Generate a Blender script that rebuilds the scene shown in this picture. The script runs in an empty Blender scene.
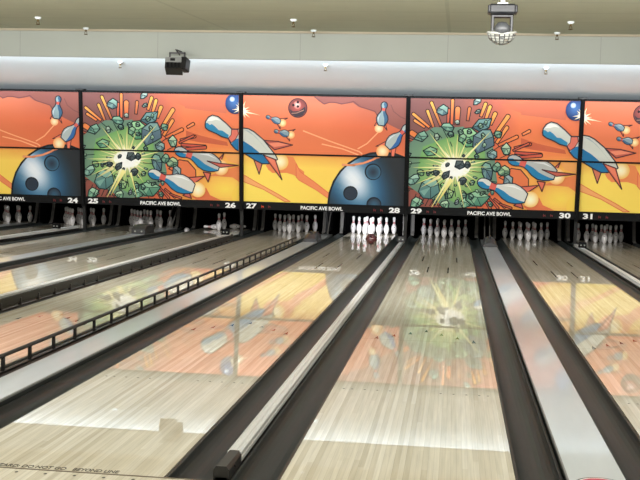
import bpy, math, random
from math import sin, cos, pi, radians, sqrt, atan2, floor
from mathutils import Vector, Matrix
from mathutils.geometry import tessellate_polygon
random.seed(4)
scene = bpy.context.scene
COL = scene.collection

# ------------------------------------------------------------------ helpers
def lin(c):
    out = []
    for v in c[:3]:
        v = v / 255.0
        out.append(v / 12.92 if v <= .04045 else ((v + .055) / 1.055) ** 2.4)
    return (out[0], out[1], out[2], 1.0)

def principled(name, rgb=(128, 128, 128), rough=.5, metal=0.0, coat=0.0, coat_rough=.03, spec=.5, emit=None, estr=0.0):
    m = bpy.data.materials.new(name); m.use_nodes = True
    b = m.node_tree.nodes['Principled BSDF']
    b.inputs['Base Color'].default_value = lin(rgb)
    b.inputs['Roughness'].default_value = rough
    b.inputs['Metallic'].default_value = metal
    b.inputs['Coat Weight'].default_value = coat
    b.inputs['Coat Roughness'].default_value = coat_rough
    b.inputs['Specular IOR Level'].default_value = spec
    if emit:
        b.inputs['Emission Color'].default_value = lin(emit); b.inputs['Emission Strength'].default_value = estr
    return m

def noisy(m, amount=.12, scale=6.0, stretch=(1, 1, 1), bump=0.0, rough_var=0.0):
    """vary a plain principled material with procedural noise"""
    nt = m.node_tree; N = nt.nodes; L = nt.links; b = N['Principled BSDF']
    tc = N.new('ShaderNodeTexCoord'); mp = N.new('ShaderNodeMapping'); mp.inputs['Scale'].default_value = stretch
    no = N.new('ShaderNodeTexNoise'); no.inputs['Scale'].default_value = scale; no.inputs['Detail'].default_value = 5
    L.new(tc.outputs['Object'], mp.inputs[0]); L.new(mp.outputs[0], no.inputs['Vector'])
    rp = N.new('ShaderNodeValToRGB'); c = b.inputs['Base Color'].default_value[:]
    rp.color_ramp.elements[0].position = .3; rp.color_ramp.elements[1].position = .7
    rp.color_ramp.elements[0].color = (c[0]*(1-amount), c[1]*(1-amount), c[2]*(1-amount), 1)
    rp.color_ramp.elements[1].color = (min(1, c[0]*(1+amount)), min(1, c[1]*(1+amount)), min(1, c[2]*(1+amount)), 1)
    L.new(no.outputs['Fac'], rp.inputs[0]); L.new(rp.outputs[0], b.inputs['Base Color'])
    if bump:
        bp = N.new('ShaderNodeBump'); bp.inputs['Strength'].default_value = bump; bp.inputs['Distance'].default_value = .01
        L.new(no.outputs['Fac'], bp.inputs['Height']); L.new(bp.outputs[0], b.inputs['Normal'])
    if rough_var:
        mr = N.new('ShaderNodeMapRange'); r = b.inputs['Roughness'].default_value
        mr.inputs[3].default_value = max(0, r-rough_var); mr.inputs[4].default_value = r+rough_var
        L.new(no.outputs['Fac'], mr.inputs[0]); L.new(mr.outputs[0], b.inputs['Roughness'])
    return m

class MB:
    def __init__(s): s.v = []; s.f = []; s.m = []; s.sm = []
    def add(s, vs, fs, mi=0, smooth=False):
        o = len(s.v); s.v += [tuple(v) for v in vs]
        for f in fs: s.f.append([i+o for i in f]); s.m.append(mi); s.sm.append(smooth)
        return s
    def box(s, x0, x1, y0, y1, z0, z1, mi=0, rot=None, at=(0, 0, 0), bev=0.0):
        if bev:
            b = bev; vs = []; 
            # chamfered box: 24 vertices
            pts = {}
            for ix, X in enumerate((x0, x1)):
                for iy, Y in enumerate((y0, y1)):
                    for iz, Z in enumerate((z0, z1)):
                        sx, sy, sz = (1, -1)[ix], (1, -1)[iy], (1, -1)[iz]
                        pts[(ix, iy, iz, 'x')] = len(vs); vs.append((X, Y+sy*b, Z+sz*b))
                        pts[(ix, iy, iz, 'y')] = len(vs); vs.append((X+sx*b, Y, Z+sz*b))
                        pts[(ix, iy, iz, 'z')] = len(vs); vs.append((X+sx*b, Y+sy*b, Z))
            P = lambda a, b_, c, k: pts[(a, b_, c, k)]
            fs = []
            for i in (0, 1):
                q = [P(i, 0, 0, 'x'), P(i, 1, 0, 'x'), P(i, 1, 1, 'x'), P(i, 0, 1, 'x')]; fs.append(q if i else q[::-1])
                q = [P(0, i, 0, 'y'), P(1, i, 0, 'y'), P(1, i, 1, 'y'), P(0, i, 1, 'y')]; fs.append(q[::-1] if i else q)
                q = [P(0, 0, i, 'z'), P(1, 0, i, 'z'), P(1, 1, i, 'z'), P(0, 1, i, 'z')]; fs.append(q if i else q[::-1])
            for i in (0, 1):
                for j in (0, 1):
                    fs.append([P(i, j, 0, 'x'), P(i, j, 1, 'x'), P(i, j, 1, 'y'), P(i, j, 0, 'y')])
                    fs.append([P(i, 0, j, 'x'), P(i, 1, j, 'x'), P(i, 1, j, 'z'), P(i, 0, j, 'z')])
                    fs.append([P(0, i, j, 'y'), P(1, i, j, 'y'), P(1, i, j, 'z'), P(0, i, j, 'z')])
                    for k in (0, 1): fs.append([P(i, j, k, 'x'), P(i, j, k, 'y'), P(i, j, k, 'z')])
        else:
            vs = [(x0, y0, z0), (x1, y0, z0), (x1, y1, z0), (x0, y1, z0), (x0, y0, z1), (x1, y0, z1), (x1, y1, z1), (x0, y1, z1)]
            fs = [[0, 3, 2, 1], [4, 5, 6, 7], [0, 1, 5, 4], [1, 2, 6, 5], [2, 3, 7, 6], [3, 0, 4, 7]]
        if rot is not None: vs = [rot @ Vector(v) + Vector(at) for v in vs]
        else: vs = [(v[0]+at[0], v[1]+at[1], v[2]+at[2]) for v in vs]
        return s.add(vs, fs, mi)
    def prism_y(s, prof, y0, y1, mi=0, smooth=False, mats=None):
        """closed profile of (x, z) swept along y"""
        n = len(prof); vs = [(x, y0, z) for x, z in prof]+[(x, y1, z) for x, z in prof]
        o = len(s.v); s.v += vs
        for i in range(n):
            j = (i+1) % n
            s.f.append([o+i, o+j, o+n+j, o+n+i]); s.m.append(mats[i] if mats else mi); s.sm.append(smooth)
        tri = tessellate_polygon([[Vector((x, z, 0)) for x, z in prof]])
        for t in tri:
            s.f.append([o+i for i in t]); s.m.append(mi); s.sm.append(False)
            s.f.append([o+n+i for i in reversed(t)]); s.m.append(mi); s.sm.append(False)
        return s
    def prism_x(s, prof, x0, x1, mi=0):
        """closed profile of (y, z) swept along x"""
        n = len(prof); o = len(s.v); s.v += [(x0, y, z) for y, z in prof]+[(x1, y, z) for y, z in prof]
        for i in range(n):
            j = (i+1) % n; s.f.append([o+i, o+j, o+n+j, o+n+i]); s.m.append(mi); s.sm.append(False)
        for t in tessellate_polygon([[Vector((y, z, 0)) for y, z in prof]]):
            s.f.append([o+i for i in t]); s.m.append(mi); s.sm.append(False)
            s.f.append([o+n+i for i in reversed(t)]); s.m.append(mi); s.sm.append(False)
        return s
    def tube(s, a, b, r, r2=None, seg=12, mi=0, caps=True):
        a = Vector(a); b = Vector(b); d = (b-a).normalized(); r2 = r if r2 is None else r2
        u = d.orthogonal().normalized(); w = d.cross(u)
        vs = []
        for c, rr in ((a, r), (b, r2)):
            for k in range(seg): vs.append(c+u*rr*cos(2*pi*k/seg)+w*rr*sin(2*pi*k/seg))
        s.add(vs, [[k, (k+1) % seg, seg+(k+1) % seg, seg+k] for k in range(seg)], mi, True)
        if caps: s.add(vs, [list(range(seg))[::-1], list(range(seg, 2*seg))], mi)
        return s
    def lathe(s, prof, seg=24, mi=0, at=(0, 0, 0), rot=None, mats=None, smooth=True):
        """(r, z) profile turned about z"""
        vs = []
        for r, z in prof:
            for k in range(seg): vs.append(Vector((r*cos(2*pi*k/seg), r*sin(2*pi*k/seg), z)))
        if rot is not None: vs = [rot @ v for v in vs]
        vs = [v+Vector(at) for v in vs]; o = len(s.v); s.v += [tuple(v) for v in vs]
        for i in range(len(prof)-1):
            for k in range(seg):
                a = o+i*seg+k; b = o+i*seg+(k+1) % seg
                s.f.append([a, b, b+seg, a+seg]); s.m.append(mats[i] if mats else mi); s.sm.append(smooth)
        s.f.append([o+k for k in range(seg)][::-1]); s.m.append(mats[0] if mats else mi); s.sm.append(False)
        s.f.append([o+(len(prof)-1)*seg+k for k in range(seg)]); s.m.append(mats[-1] if mats else mi); s.sm.append(False)
        return s
    def flat(s, pts, z, mi=0):
        """flat polygon lying on a level surface"""
        o = len(s.v); s.v += [(x, y, z) for x, y in pts]
        for t in tessellate_polygon([[Vector((x, y, 0)) for x, y in pts]]):
            a, b, c = [Vector((*pts[i], 0)) for i in t]
            t = list(t) if (b-a).cross(c-a).z > 0 else list(reversed(t))
            s.f.append([o+i for i in t]); s.m.append(mi); s.sm.append(False)
        return s
    def build(s, name, mats, parent=None, loc=None):
        me = bpy.data.meshes.new(name); me.from_pydata(s.v, [], s.f)
        for m in (mats if isinstance(mats, (list, tuple)) else [mats]): me.materials.append(m)
        me.polygons.foreach_set('material_index', s.m); me.polygons.foreach_set('use_smooth', s.sm); me.update()
        o = bpy.data.objects.new(name, me); COL.objects.link(o)
        if parent: o.parent = parent
        if loc: o.location = loc
        return o

def tag(o, label=None, cat=None, group=None, kind=None):
    if label: o['label'] = label
    if cat: o['category'] = cat
    if group: o['group'] = group
    if kind: o['kind'] = kind
    return o

def empty(name, loc=(0, 0, 0), label=None, cat=None, group=None, rz=0):
    o = bpy.data.objects.new(name, None); COL.objects.link(o); o.location = loc; o.rotation_euler.z = rz
    o.empty_display_size = .1
    return tag(o, label, cat, group)

def copy_tree(o, parent=None):
    c = o.copy(); COL.objects.link(c)
    if parent: c.parent = parent
    for ch in [x for x in bpy.data.objects if x.parent == o]: copy_tree(ch, c)
    return c

def text_mesh(name, body, mat, width, height, depth=.004, bold=.0):
    """upright lettering in the xz plane, centred on its origin, facing -y"""
    cu = bpy.data.curves.new('tmp', 'FONT'); cu.body = body; cu.size = 1; cu.offset = bold; cu.resolution_u = 3
    cu.align_x = 'LEFT'
    ob = bpy.data.objects.new('tmp', cu); COL.objects.link(ob)
    bpy.context.view_layer.update()
    me = bpy.data.meshes.new_from_object(ob)
    COL.objects.unlink(ob); bpy.data.objects.remove(ob)
    xs = [v.co.x for v in me.vertices]; ys = [v.co.y for v in me.vertices]
    x0, x1, y0, y1 = min(xs), max(xs), min(ys), max(ys)
    sx = width/(x1-x0); sy = height/(y1-y0)
    pts = [((v.co.x-(x0+x1)/2)*sx, (v.co.y-(y0+y1)/2)*sy) for v in me.vertices]
    faces = [list(f.vertices) for f in me.polygons]
    edge_count = {}
    for f in faces:
        for i in range(len(f)):
            e = (f[i], f[(i+1) % len(f)]); edge_count[e] = 1
    n = len(pts); mb = MB()
    mb.add([(x, -depth, z) for x, z in pts]+[(x, 0, z) for x, z in pts], [], 0)
    for f in faces: mb.f.append(f); mb.m.append(0); mb.sm.append(False)
    for (a, b) in edge_count:
        if (b, a) not in edge_count: mb.f.append([b, a, a+n, b+n]); mb.m.append(0); mb.sm.append(False)
    bpy.data.meshes.remove(me)
    return mb

# ------------------------------------------------------------------ measurements (metres)
HW = .531                     # half a lane
DN, DW = 1.5837, 1.7862       # centre to centre over a narrow division / over a ball return cap
def lane_x(n):
    x = 0.0
    if n >= 29:
        for k in range(29, n): x += DW if k % 2 == 1 else DN
    else:
        for k in range(n, 29): x -= DW if k % 2 == 1 else DN
    return x
def between(n): return (lane_x(n)+lane_x(n+1))/2
GW = .2265                    # gutter width
Y_END = 16.95                 # gutters and caps end
Y_DECK = 19.25
YM = 16.53                    # face of the screens
W_PAIR = DN+DW
X0, X1 = -11.25, 6.35
CAPZ = {23: .06, 25: .066, 27: .036, 29: .036, 31: .036}
RAILZ = {22: .11, 24: .11, 26: .098, 28: .055, 30: .085, 32: .085}

# ------------------------------------------------------------------ materials
def board_material(name, cols, board=.02725, coat=1.0, crough=.025, joint=True, seed=0.0):
    m = bpy.data.materials.new(name); m.use_nodes = True
    nt = m.node_tree; N = nt.nodes; L = nt.links; b = N['Principled BSDF']
    tc = N.new('ShaderNodeTexCoord'); sp = N.new('ShaderNodeSeparateXYZ'); L.new(tc.outputs['Object'], sp.inputs[0])
    def math_(op, a, v=None, w=None):
        n = N.new('ShaderNodeMath'); n.operation = op
        for i, q in enumerate((a, v, w)):
            if q is None: continue
            if isinstance(q, (int, float)): n.inputs[i].default_value = q
            else: L.new(q, n.inputs[i])
        return n.outputs[0]
    bx = math_('DIVIDE', math_('ADD', sp.outputs['X'], .531+seed), board)
    idx = math_('FLOOR', bx)
    wn = N.new('ShaderNodeTexWhiteNoise'); wn.noise_dimensions = '1D'; L.new(idx, wn.inputs['W'])
    # boards are broken along their length at staggered places
    seg = math_('FLOOR', math_('ADD', math_('DIVIDE', sp.outputs['Y'], 1.9), math_('MULTIPLY', wn.outputs['Value'], 7.3)))
    wn2 = N.new('ShaderNodeTexWhiteNoise'); wn2.noise_dimensions = '2D'
    cb = N.new('ShaderNodeCombineXYZ'); L.new(idx, cb.inputs[0]); L.new(seg, cb.inputs[1]); L.new(cb.outputs[0], wn2.inputs['Vector'])
    mixv = math_('ADD', math_('MULTIPLY', wn.outputs['Value'], .62), math_('MULTIPLY', wn2.outputs['Value'], .38))
    rp = N.new('ShaderNodeValToRGB'); e = rp.color_ramp.elements
    e[0].position = .12; e[0].color = lin(cols[0]); e[1].position = .9; e[1].color = lin(cols[2])
    k = e.new(.5); k.color = lin(cols[1]); L.new(mixv, rp.inputs[0])
    # grain along the boards
    mp = N.new('ShaderNodeMapping'); mp.inputs['Scale'].default_value = (60, 2.2, 1); L.new(tc.outputs['Object'], mp.inputs[0])
    no = N.new('ShaderNodeTexNoise'); no.inputs['Scale'].default_value = 1.0; no.inputs['Detail'].default_value = 6; L.new(mp.outputs[0], no.inputs['Vector'])
    gr = N.new('ShaderNodeMix'); gr.data_type = 'RGBA'; gr.blend_type = 'MULTIPLY'; gr.inputs[0].default_value = 1
    g2 = N.new('ShaderNodeMapRange'); g2.inputs[1].default_value = .3; g2.inputs[2].default_value = .7; g2.inputs[3].default_value = .84; g2.inputs[4].default_value = 1.06
    L.new(no.outputs['Fac'], g2.inputs[0]); L.new(rp.outputs[0], gr.inputs[6]); L.new(g2.outputs[0], gr.inputs[7])
    # dark hairline between boards, every fourth a little stronger
    fr = math_('FRACT', bx); edge = math_('LESS_THAN', fr, .07)
    dk = N.new('ShaderNodeMix'); dk.data_type = 'RGBA'; dk.blend_type = 'MULTIPLY'
    L.new(math_('MULTIPLY', edge, .32), dk.inputs[0]); L.new(gr.outputs[2], dk.inputs[6]); dk.inputs[7].default_value = (.35, .3, .25, 1)
    out = dk.outputs[2]
    if joint:
        jt = math_('LESS_THAN', math_('FRACT', math_('DIVIDE', math_('ADD', sp.outputs['Y'], 3.0), 7.2)), .0015)
        jd = N.new('ShaderNodeMix'); jd.data_type = 'RGBA'; jd.blend_type = 'MULTIPLY'
        L.new(math_('MULTIPLY', jt, .5), jd.inputs[0]); L.new(out, jd.inputs[6]); jd.inputs[7].default_value = (.3, .26, .22, 1)
        out = jd.outputs[2]
    L.new(out, b.inputs['Base Color'])
    b.inputs['Roughness'].default_value = .42
    b.inputs['Specular IOR Level'].default_value = .25
    b.inputs['Coat Weight'].default_value = coat; b.inputs['Coat Roughness'].default_value = crough
    return m

M = {}
M['lane'] = board_material('lane_boards', [(194, 184, 160), (210, 202, 180), (224, 218, 200)], coat=.9, crough=.012)
M['approach'] = board_material('approach_boards', [(200, 192, 170), (214, 206, 184), (228, 222, 204)], joint=False, crough=.12, seed=.011)
M['mark'] = principled('dark_inlay', (26, 18, 14), .4, coat=1)
M['gutter'] = noisy(principled('gutter_plastic', (43, 47, 46), .38, spec=.25), .06, 1.5, (2, .4, 2), rough_var=.05)
M['black'] = noisy(principled('black_plastic', (15, 15, 16), .38), .1, 9)
M['matte_black'] = noisy(principled('matte_black', (14, 14, 15), .8, spec=.2), .1, 9)
M['cap'] = noisy(principled('grey_laminate', (194, 201, 204), .28, coat=.6, coat_rough=.06), .05, 3, (3, .6, 3))
M['cap_edge'] = principled('cap_edge_trim', (120, 122, 120), .4)
M['aluminium'] = noisy(principled('brushed_aluminium', (214, 216, 214), .34, metal=.25), .08, 5, (20, .5, 20))
M['pin'] = principled('pin_plastic', (240, 238, 238), .22, coat=.5)
M['pin_red'] = principled('pin_stripe_red', (190, 34, 44), .3)
M['kick'] = noisy(principled('kickback_panel', (22, 22, 21), .6), .2, 4)
M['trim_grey'] = noisy(principled('kickback_trim', (104, 102, 98), .35), .12, 8)
M['screen_black'] = noisy(principled('screen_frame_black', (20, 21, 22), .6, spec=.15), .1, 7)
M['letter'] = principled('white_lettering', (246, 246, 244), .5)
M['red_led'] = principled('dim_red_segment', (120, 22, 26), .4)
M['orange_led'] = principled('lit_orange_segment', (190, 60, 30), .4, emit=(240, 80, 40), estr=.25)
M['hood'] = noisy(principled('hood_grey_plastic', (54, 54, 55), .42), .12, 12)
M['hood_dark'] = noisy(principled('hood_dark_plastic', (44, 44, 44), .42), .12, 12)
M['ball'] = noisy(principled('oxblood_ball', (86, 34, 38), .12, coat=1), .25, 9)
M['ceiling'] = noisy(principled('ceiling_tan', (176, 178, 158), .8), .03, 2)
M['fascia'] = noisy(principled('fascia_offwhite', (158, 163, 156), .75), .03, 1.3, bump=.02)
M['white'] = noisy(principled('painted_white', (230, 239, 244), .7), .015, 1.2)
M['wall'] = noisy(principled('side_wall_paint', (205, 200, 190), .8), .04, 1.5)
M['pit'] = principled('pit_curtain', (10, 10, 11), .95, spec=.1)
M['brass'] = principled('sprinkler_brass', (90, 74, 44), .35, metal=.8)
M['chrome'] = principled('lamp_chrome', (200, 200, 200), .15, metal=.9)
M['lens'] = principled('lamp_clear_lens', (150, 152, 146), .15, coat=1)
M['lamp_grey'] = noisy(principled('lamp_housing_grey', (60, 62, 64), .4), .1, 20)
M['sticker_red'] = principled('sticker_red', (196, 40, 62), .35)
M['sticker_white'] = principled('sticker_white', (238, 238, 236), .35)
art_m = bpy.data.materials.new('printed_mural'); art_m.use_nodes = True
_b = art_m.node_tree.nodes['Principled BSDF']; _a = art_m.node_tree.nodes.new('ShaderNodeVertexColor'); _a.layer_name = 'print'
art_m.node_tree.links.new(_a.outputs['Color'], _b.inputs['Base Color']); _b.inputs['Roughness'].default_value = .55; _b.inputs['Specular IOR Level'].default_value = .25

# ------------------------------------------------------------------ printed artwork as coloured vector shapes
RU = 1/7.5/50.3
def lerp(a, b, t): return tuple(a[i]+(b[i]-a[i])*t for i in range(3))
class Art:
    def __init__(s): s.tris = []; s.layer = 0
    def tri(s, p, c): s.tris.append((p, c, s.layer))
    def poly(s, pts, c, L=None, lw=8):
        s.layer += 1
        for t in tessellate_polygon([[Vector((x, z, 0)) for x, z in pts]]):
            s.tri([pts[i] for i in t], [c(pts[i]) if callable(c) else c for i in t])
        if L: s.stroke(list(pts)+[pts[0]], L, lw)
    def stroke(s, pts, c, w=8):
        s.layer += 1; h = w*RU/2
        for (x0, z0), (x1, z1) in zip(pts, pts[1:]):
            d = sqrt((x1-x0)**2+(z1-z0)**2)
            if d < 1e-5: continue
            ux, uz = (x1-x0)/d, (z1-z0)/d; nx, nz = -uz*h, ux*h
            a, b, e, f = (x0+nx-ux*h*.5, z0+nz-uz*h*.5), (x0-nx-ux*h*.5, z0-nz-uz*h*.5), (x1-nx+ux*h*.5, z1-nz+uz*h*.5), (x1+nx+ux*h*.5, z1+nz+uz*h*.5)
            s.tri([a, b, e], [c]*3); s.tri([a, e, f], [c]*3)
    def bg(s, xs, z0, z1, rows):
        s.layer += 1; X = [q[0] for q in xs]
        for (t0, r0), (t1, r1) in zip(rows, rows[1:]):
            za, zb = z0+(z1-z0)*t0, z0+(z1-z0)*t1
            for i in range(len(X)-1):
                n = 4
                for k in range(n):
                    for j in range(n):
                        q = []
                        for du, dv in ((0, 0), (1, 0), (1, 1), (0, 1)):
                            u, v = (k+du)/n, (j+dv)/n
                            q.append(((X[i]+(X[i+1]-X[i])*u, za+(zb-za)*v), lerp(lerp(r0[i], r0[i+1], u), lerp(r1[i], r1[i+1], u), v)))
                        s.tri([q[0][0], q[1][0], q[2][0]], [q[0][1], q[1][1], q[2][1]])
                        s.tri([q[0][0], q[2][0], q[3][0]], [q[0][1], q[2][1], q[3][1]])
    def capsule(s, p0, p1, w, c0, c1, L=None):
        d = Vector((p1[0]-p0[0], p1[1]-p0[1])); n = d.length; u = d/n; v = Vector((-u.y, u.x)); r = w/2
        pts = [Vector(p0)-v*r*.8, Vector(p0)+v*r*.8]
        P1 = Vector(p1)
        for k in range(9):
            a = pi/2-pi*k/8; pts.append(P1+u*r*cos(a)+v*r*sin(a))
        pts = [(q.x, q.y) for q in pts]
        f = lambda q: lerp(c0, c1, max(0, min(1, ((q[0]-p0[0])*u.x+(q[1]-p0[1])*u.y)/n)))
        s.poly(pts, f, L, 7)
    def disc(s, c, r, ci, co, sx=1, sy=1):
        s.layer += 1; n = 28; stops = [0, .35, .7, 1.0]
        for i in range(3):
            for k in range(n):
                q = []
                for rr, kk in ((stops[i], k), (stops[i+1], k), (stops[i+1], k+1), (stops[i], k+1)):
                    a = 2*pi*kk/n; q.append(((c[0]+r*sx*rr*cos(a), c[1]+r*sy*rr*sin(a)), lerp(ci, co, rr**1.4)))
                s.tri([q[0][0], q[1][0], q[2][0]], [q[0][1], q[1][1], q[2][1]])
                if i: s.tri([q[0][0], q[2][0], q[3][0]], [q[0][1], q[2][1], q[3][1]])
    def ball(s, c, r, hl):
        s.layer += 1; n = 56; m = 16
        st = [(0, (240, 244, 248)), (.16, (226, 234, 242)), (.3, (170, 192, 210)), (.46, (92, 136, 166)), (.66, (52, 98, 132)), (.95, (40, 62, 78)), (1.25, (42, 46, 50)), (3, (40, 42, 46))]
        def f(p):
            dx, dz = p[0]-hl[0], p[1]-hl[1]
            a = radians(-58); u = dx*cos(a)+dz*sin(a); v = -dx*sin(a)+dz*cos(a)
            d = 1.45*sqrt((u*.62)**2+(v*1.05)**2)
            for (d0, c0), (d1, c1) in zip(st, st[1:]):
                if d <= d1: return lerp(c0, c1, (d-d0)/(d1-d0))
            return st[-1][1]
        for i in range(m):
            for k in range(n):
                q = [(c[0]+r*rr*cos(2*pi*kk/n), c[1]+r*rr*sin(2*pi*kk/n)) for rr, kk in ((i/m, k), ((i+1)/m, k), ((i+1)/m, k+1), (i/m, k+1))]
                s.tri(q[:3], [f(p) for p in q[:3]])
                if i: s.tri([q[0], q[2], q[3]], [f(q[0]), f(q[2]), f(q[3])])
    def blob(s, c, ra, lo, hi, L=None):
        s.layer += 1
        pts = [(c[0]+r*cos(radians(a)), c[1]+r*sin(radians(a))) for r, a in sorted(ra, key=lambda q: q[1])]
        for i in range(len(pts)):
            j = (i+1) % len(pts); s.tri([c, pts[i], pts[j]], [hi, lo, lo])
    def rock(s, c, r, seed, lo, hi):
        R = random.Random(seed); n = R.randint(5, 8); a0 = R.random()*6
        el = .55+R.random()*.4; ta = R.random()*pi
        pts = []
        for k in range(n):
            a = a0+2*pi*(k+.35*(R.random()-.5))/n; rr = r*(.8+.34*R.random())
            x, z = rr*cos(a), rr*el*sin(a); pts.append((c[0]+x*cos(ta)-z*sin(ta), c[1]+x*sin(ta)+z*cos(ta)))
        dark = (22, 40, 44)
        mid = lerp(lo, hi, .35)
        zmin = min(p[1] for p in pts); zmax = max(p[1] for p in pts)
        s.poly(pts, lambda q: lerp(lo, mid, (q[1]-zmin)/(zmax-zmin+1e-6)))
        top = sorted(range(n), key=lambda i: -pts[i][1]+.4*pts[i][0])[0]
        hub = (c[0]+r*.16*(R.random()-.5), c[1]+r*.12*R.random())
        face = [pts[(top-2) % n], pts[(top-1) % n], pts[top], pts[(top+1) % n], hub]
        face = [lerp((*q, 0), (*c, 0), .1)[:2] for q in face]
        s.poly(face, lambda q: lerp(mid, hi, max(0, min(1, .5+(q[1]-c[1])/r*.6))))
        f2 = [hub, lerp((*pts[(top+2) % n], 0), (*c, 0), .15)[:2], lerp((*pts[(top+3) % n], 0), (*c, 0), .2)[:2]]
        s.poly(f2, lerp(lo, hi, .6))
        if r > 20*RU:
            s.stroke([hub, pts[(top+1) % n]], dark, 5); s.stroke([hub, pts[(top-2) % n]], dark, 5); s.stroke([hub, pts[(top+4) % n]], dark, 5)
        s.stroke(pts+[pts[0]], dark, 8 if r > 20*RU else 5)
    def ray(s, c, ang, ln, w, c0, c1):
        s.layer += 1; a = radians(ang); u = (cos(a), sin(a)); v = (-u[1], u[0])
        w *= 1.35; tip = (c[0]+u[0]*ln, c[1]+u[1]*ln)
        s.tri([(c[0]+v[0]*w/2, c[1]+v[1]*w/2), tip, (c[0]-v[0]*w/2, c[1]-v[1]*w/2)], [c0, c1, c0])
    def star(s, c, R_, r_, n, col):
        s.layer += 1; R = random.Random(9)
        for k in range(n):
            a = 2*pi*k/n; ln = R_*(.7+.5*R.random())
            s.tri([(c[0]+r_*cos(a-pi/n), c[1]+r_*sin(a-pi/n)), (c[0]+ln*cos(a), c[1]+ln*sin(a)*.85), (c[0]+r_*cos(a+pi/n), c[1]+r_*sin(a+pi/n))], [col, (248, 244, 190), col])
        s.disc(c, r_*1.02, col, col)
    def sparkle(s, c, r):
        R = random.Random(3)
        for k in range(16):
            s.ray(c, k*22.5+R.random()*10, r*(.6+.7*R.random()), r*.22, (255, 253, 235), (255, 226, 170))
        s.ray(c, -12, r*2.2, r*.16, (255, 250, 225), (252, 200, 150))
        s.disc(c, r*.46, (255, 255, 250), (255, 246, 220))
    def pin(s, h, t, w, seedflip=0, grey=(206, 208, 202), top=None, bot=(36, 126, 172)):
        d = Vector((t[0]-h[0], t[1]-h[1])); n = d.length; u = d/n; v = Vector((-u.y, u.x))
        if v.y < 0: v = -v
        prof = [(0, .0), (.015, .12), (.06, .22), (.13, .27), (.2, .25), (.28, .18), (.36, .17), (.45, .25), (.57, .42), (.7, .5), (.82, .46), (.92, .36), (1.0, .24)]
        q = lambda a, b: (h[0]+u.x*n*a+v.x*w*b, h[1]+u.y*n*a+v.y*w*b)
        up = [q(a, b) for a, b in prof]; dn = [q(a, -b) for a, b in prof]
        wh = top or grey
        s.poly(up+dn[::-1][:-1], wh)
        mid = [(0.02, 0), (.1, .06), (.2, -.04), (.3, -.02), (.42, .02), (.55, -.04), (.68, -.16), (.8, -.2), (.92, -.22), (1.0, -.2)]
        s.poly([q(a, b) for a, b in mid]+dn[::-1][:-1], bot)
        s.poly([q(.26, .2), q(.38, .19), q(.38, -.19), q(.26, -.2)], (214, 96, 84))
        s.poly([q(.48, .2), q(.7, .4), q(.9, .3), q(.7, .3)], lerp(wh, (255, 255, 255), .55))
        s.stroke(up+dn[::-1][:-1]+[up[0]], (44, 48, 62), 8 if w > 70*RU else 5)

def big_pin(a, _, side):
    o = W_PAIR if side == 0 else 0.0
    F = lambda L: [(x+o, z) for x, z in L]
    a.disc((.80+o, 1.53), .17, (255, 246, 214), (244, 190, 96))
    fin = lambda L, c: a.poly(F(L), c, L=(76, 40, 46))
    fin([(.47, 1.96), (.76, 1.946), (1.06, 1.88), (.69, 1.775)], (196, 96, 80))
    a.poly(F([(.56, 1.90), (.76, 1.925), (.98, 1.88), (.68, 1.83)]), (236, 140, 108))
    fin([(.25, 1.57), (.43, 1.49), (.366, 1.265)], (214, 120, 92))
    body = [(-.74, 2.24), (-.73, 2.32), (-.673, 2.405), (-.585, 2.451), (-.469, 2.422), (-.311, 2.296), (-.184, 2.175), (-.065, 2.177), (.051, 2.20), (.153, 2.187), (.264, 2.131), (.459, 1.974), (.69, 1.694), (.745, 1.58), (.68, 1.53), (.553, 1.484), (.43, 1.48), (.277, 1.552), (.026, 1.70), (-.111, 1.77), (-.2, 1.87), (-.26, 1.985), (-.40, 2.02), (-.507, 2.08), (-.664, 2.14), (-.73, 2.19)]
    a.poly(F(body), (206, 208, 198))
    a.poly(F([(-.70, 2.33), (-.62, 2.42), (-.5, 2.40), (-.42, 2.34), (-.52, 2.36), (-.6, 2.33)]), (236, 236, 228))
    a.poly(F([(.06, 2.17), (.16, 2.15), (.3, 2.03), (.5, 1.80), (.66, 1.62), (.42, 1.90), (.25, 2.06)]), (164, 178, 178))
    a.poly(F([(-.735, 2.285), (-.694, 2.292), (-.64, 2.25), (-.60, 2.27), (-.538, 2.226), (-.46, 2.15), (-.381, 2.14), (-.25, 2.055), (-.26, 1.985), (-.40, 2.02), (-.507, 2.08), (-.664, 2.14), (-.73, 2.19)]), (44, 132, 174))
    a.poly(F([(-.13, 1.97), (-.04, 1.99), (.02, 1.956), (.215, 1.839), (.411, 1.682), (.536, 1.60), (.60, 1.50), (.553, 1.484), (.43, 1.48), (.277, 1.552), (.026, 1.70), (-.111, 1.77), (-.2, 1.87)]), (32, 114, 164))
    a.poly(F([(-.19, 2.175), (-.065, 2.177), (-.05, 2.08), (-.11, 1.97), (-.2, 1.90), (-.26, 1.985), (-.20, 2.06)]), (222, 116, 98), L=(110, 50, 50), lw=6)
    a.stroke(F(body+[body[0]]), (44, 50, 60), 9)
    fin([(.455, 1.66), (.70, 1.575), (.84, 1.163)], (216, 104, 84))
    a.poly(F([(.52, 1.62), (.68, 1.56), (.78, 1.28)]), (234, 130, 100))

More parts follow.
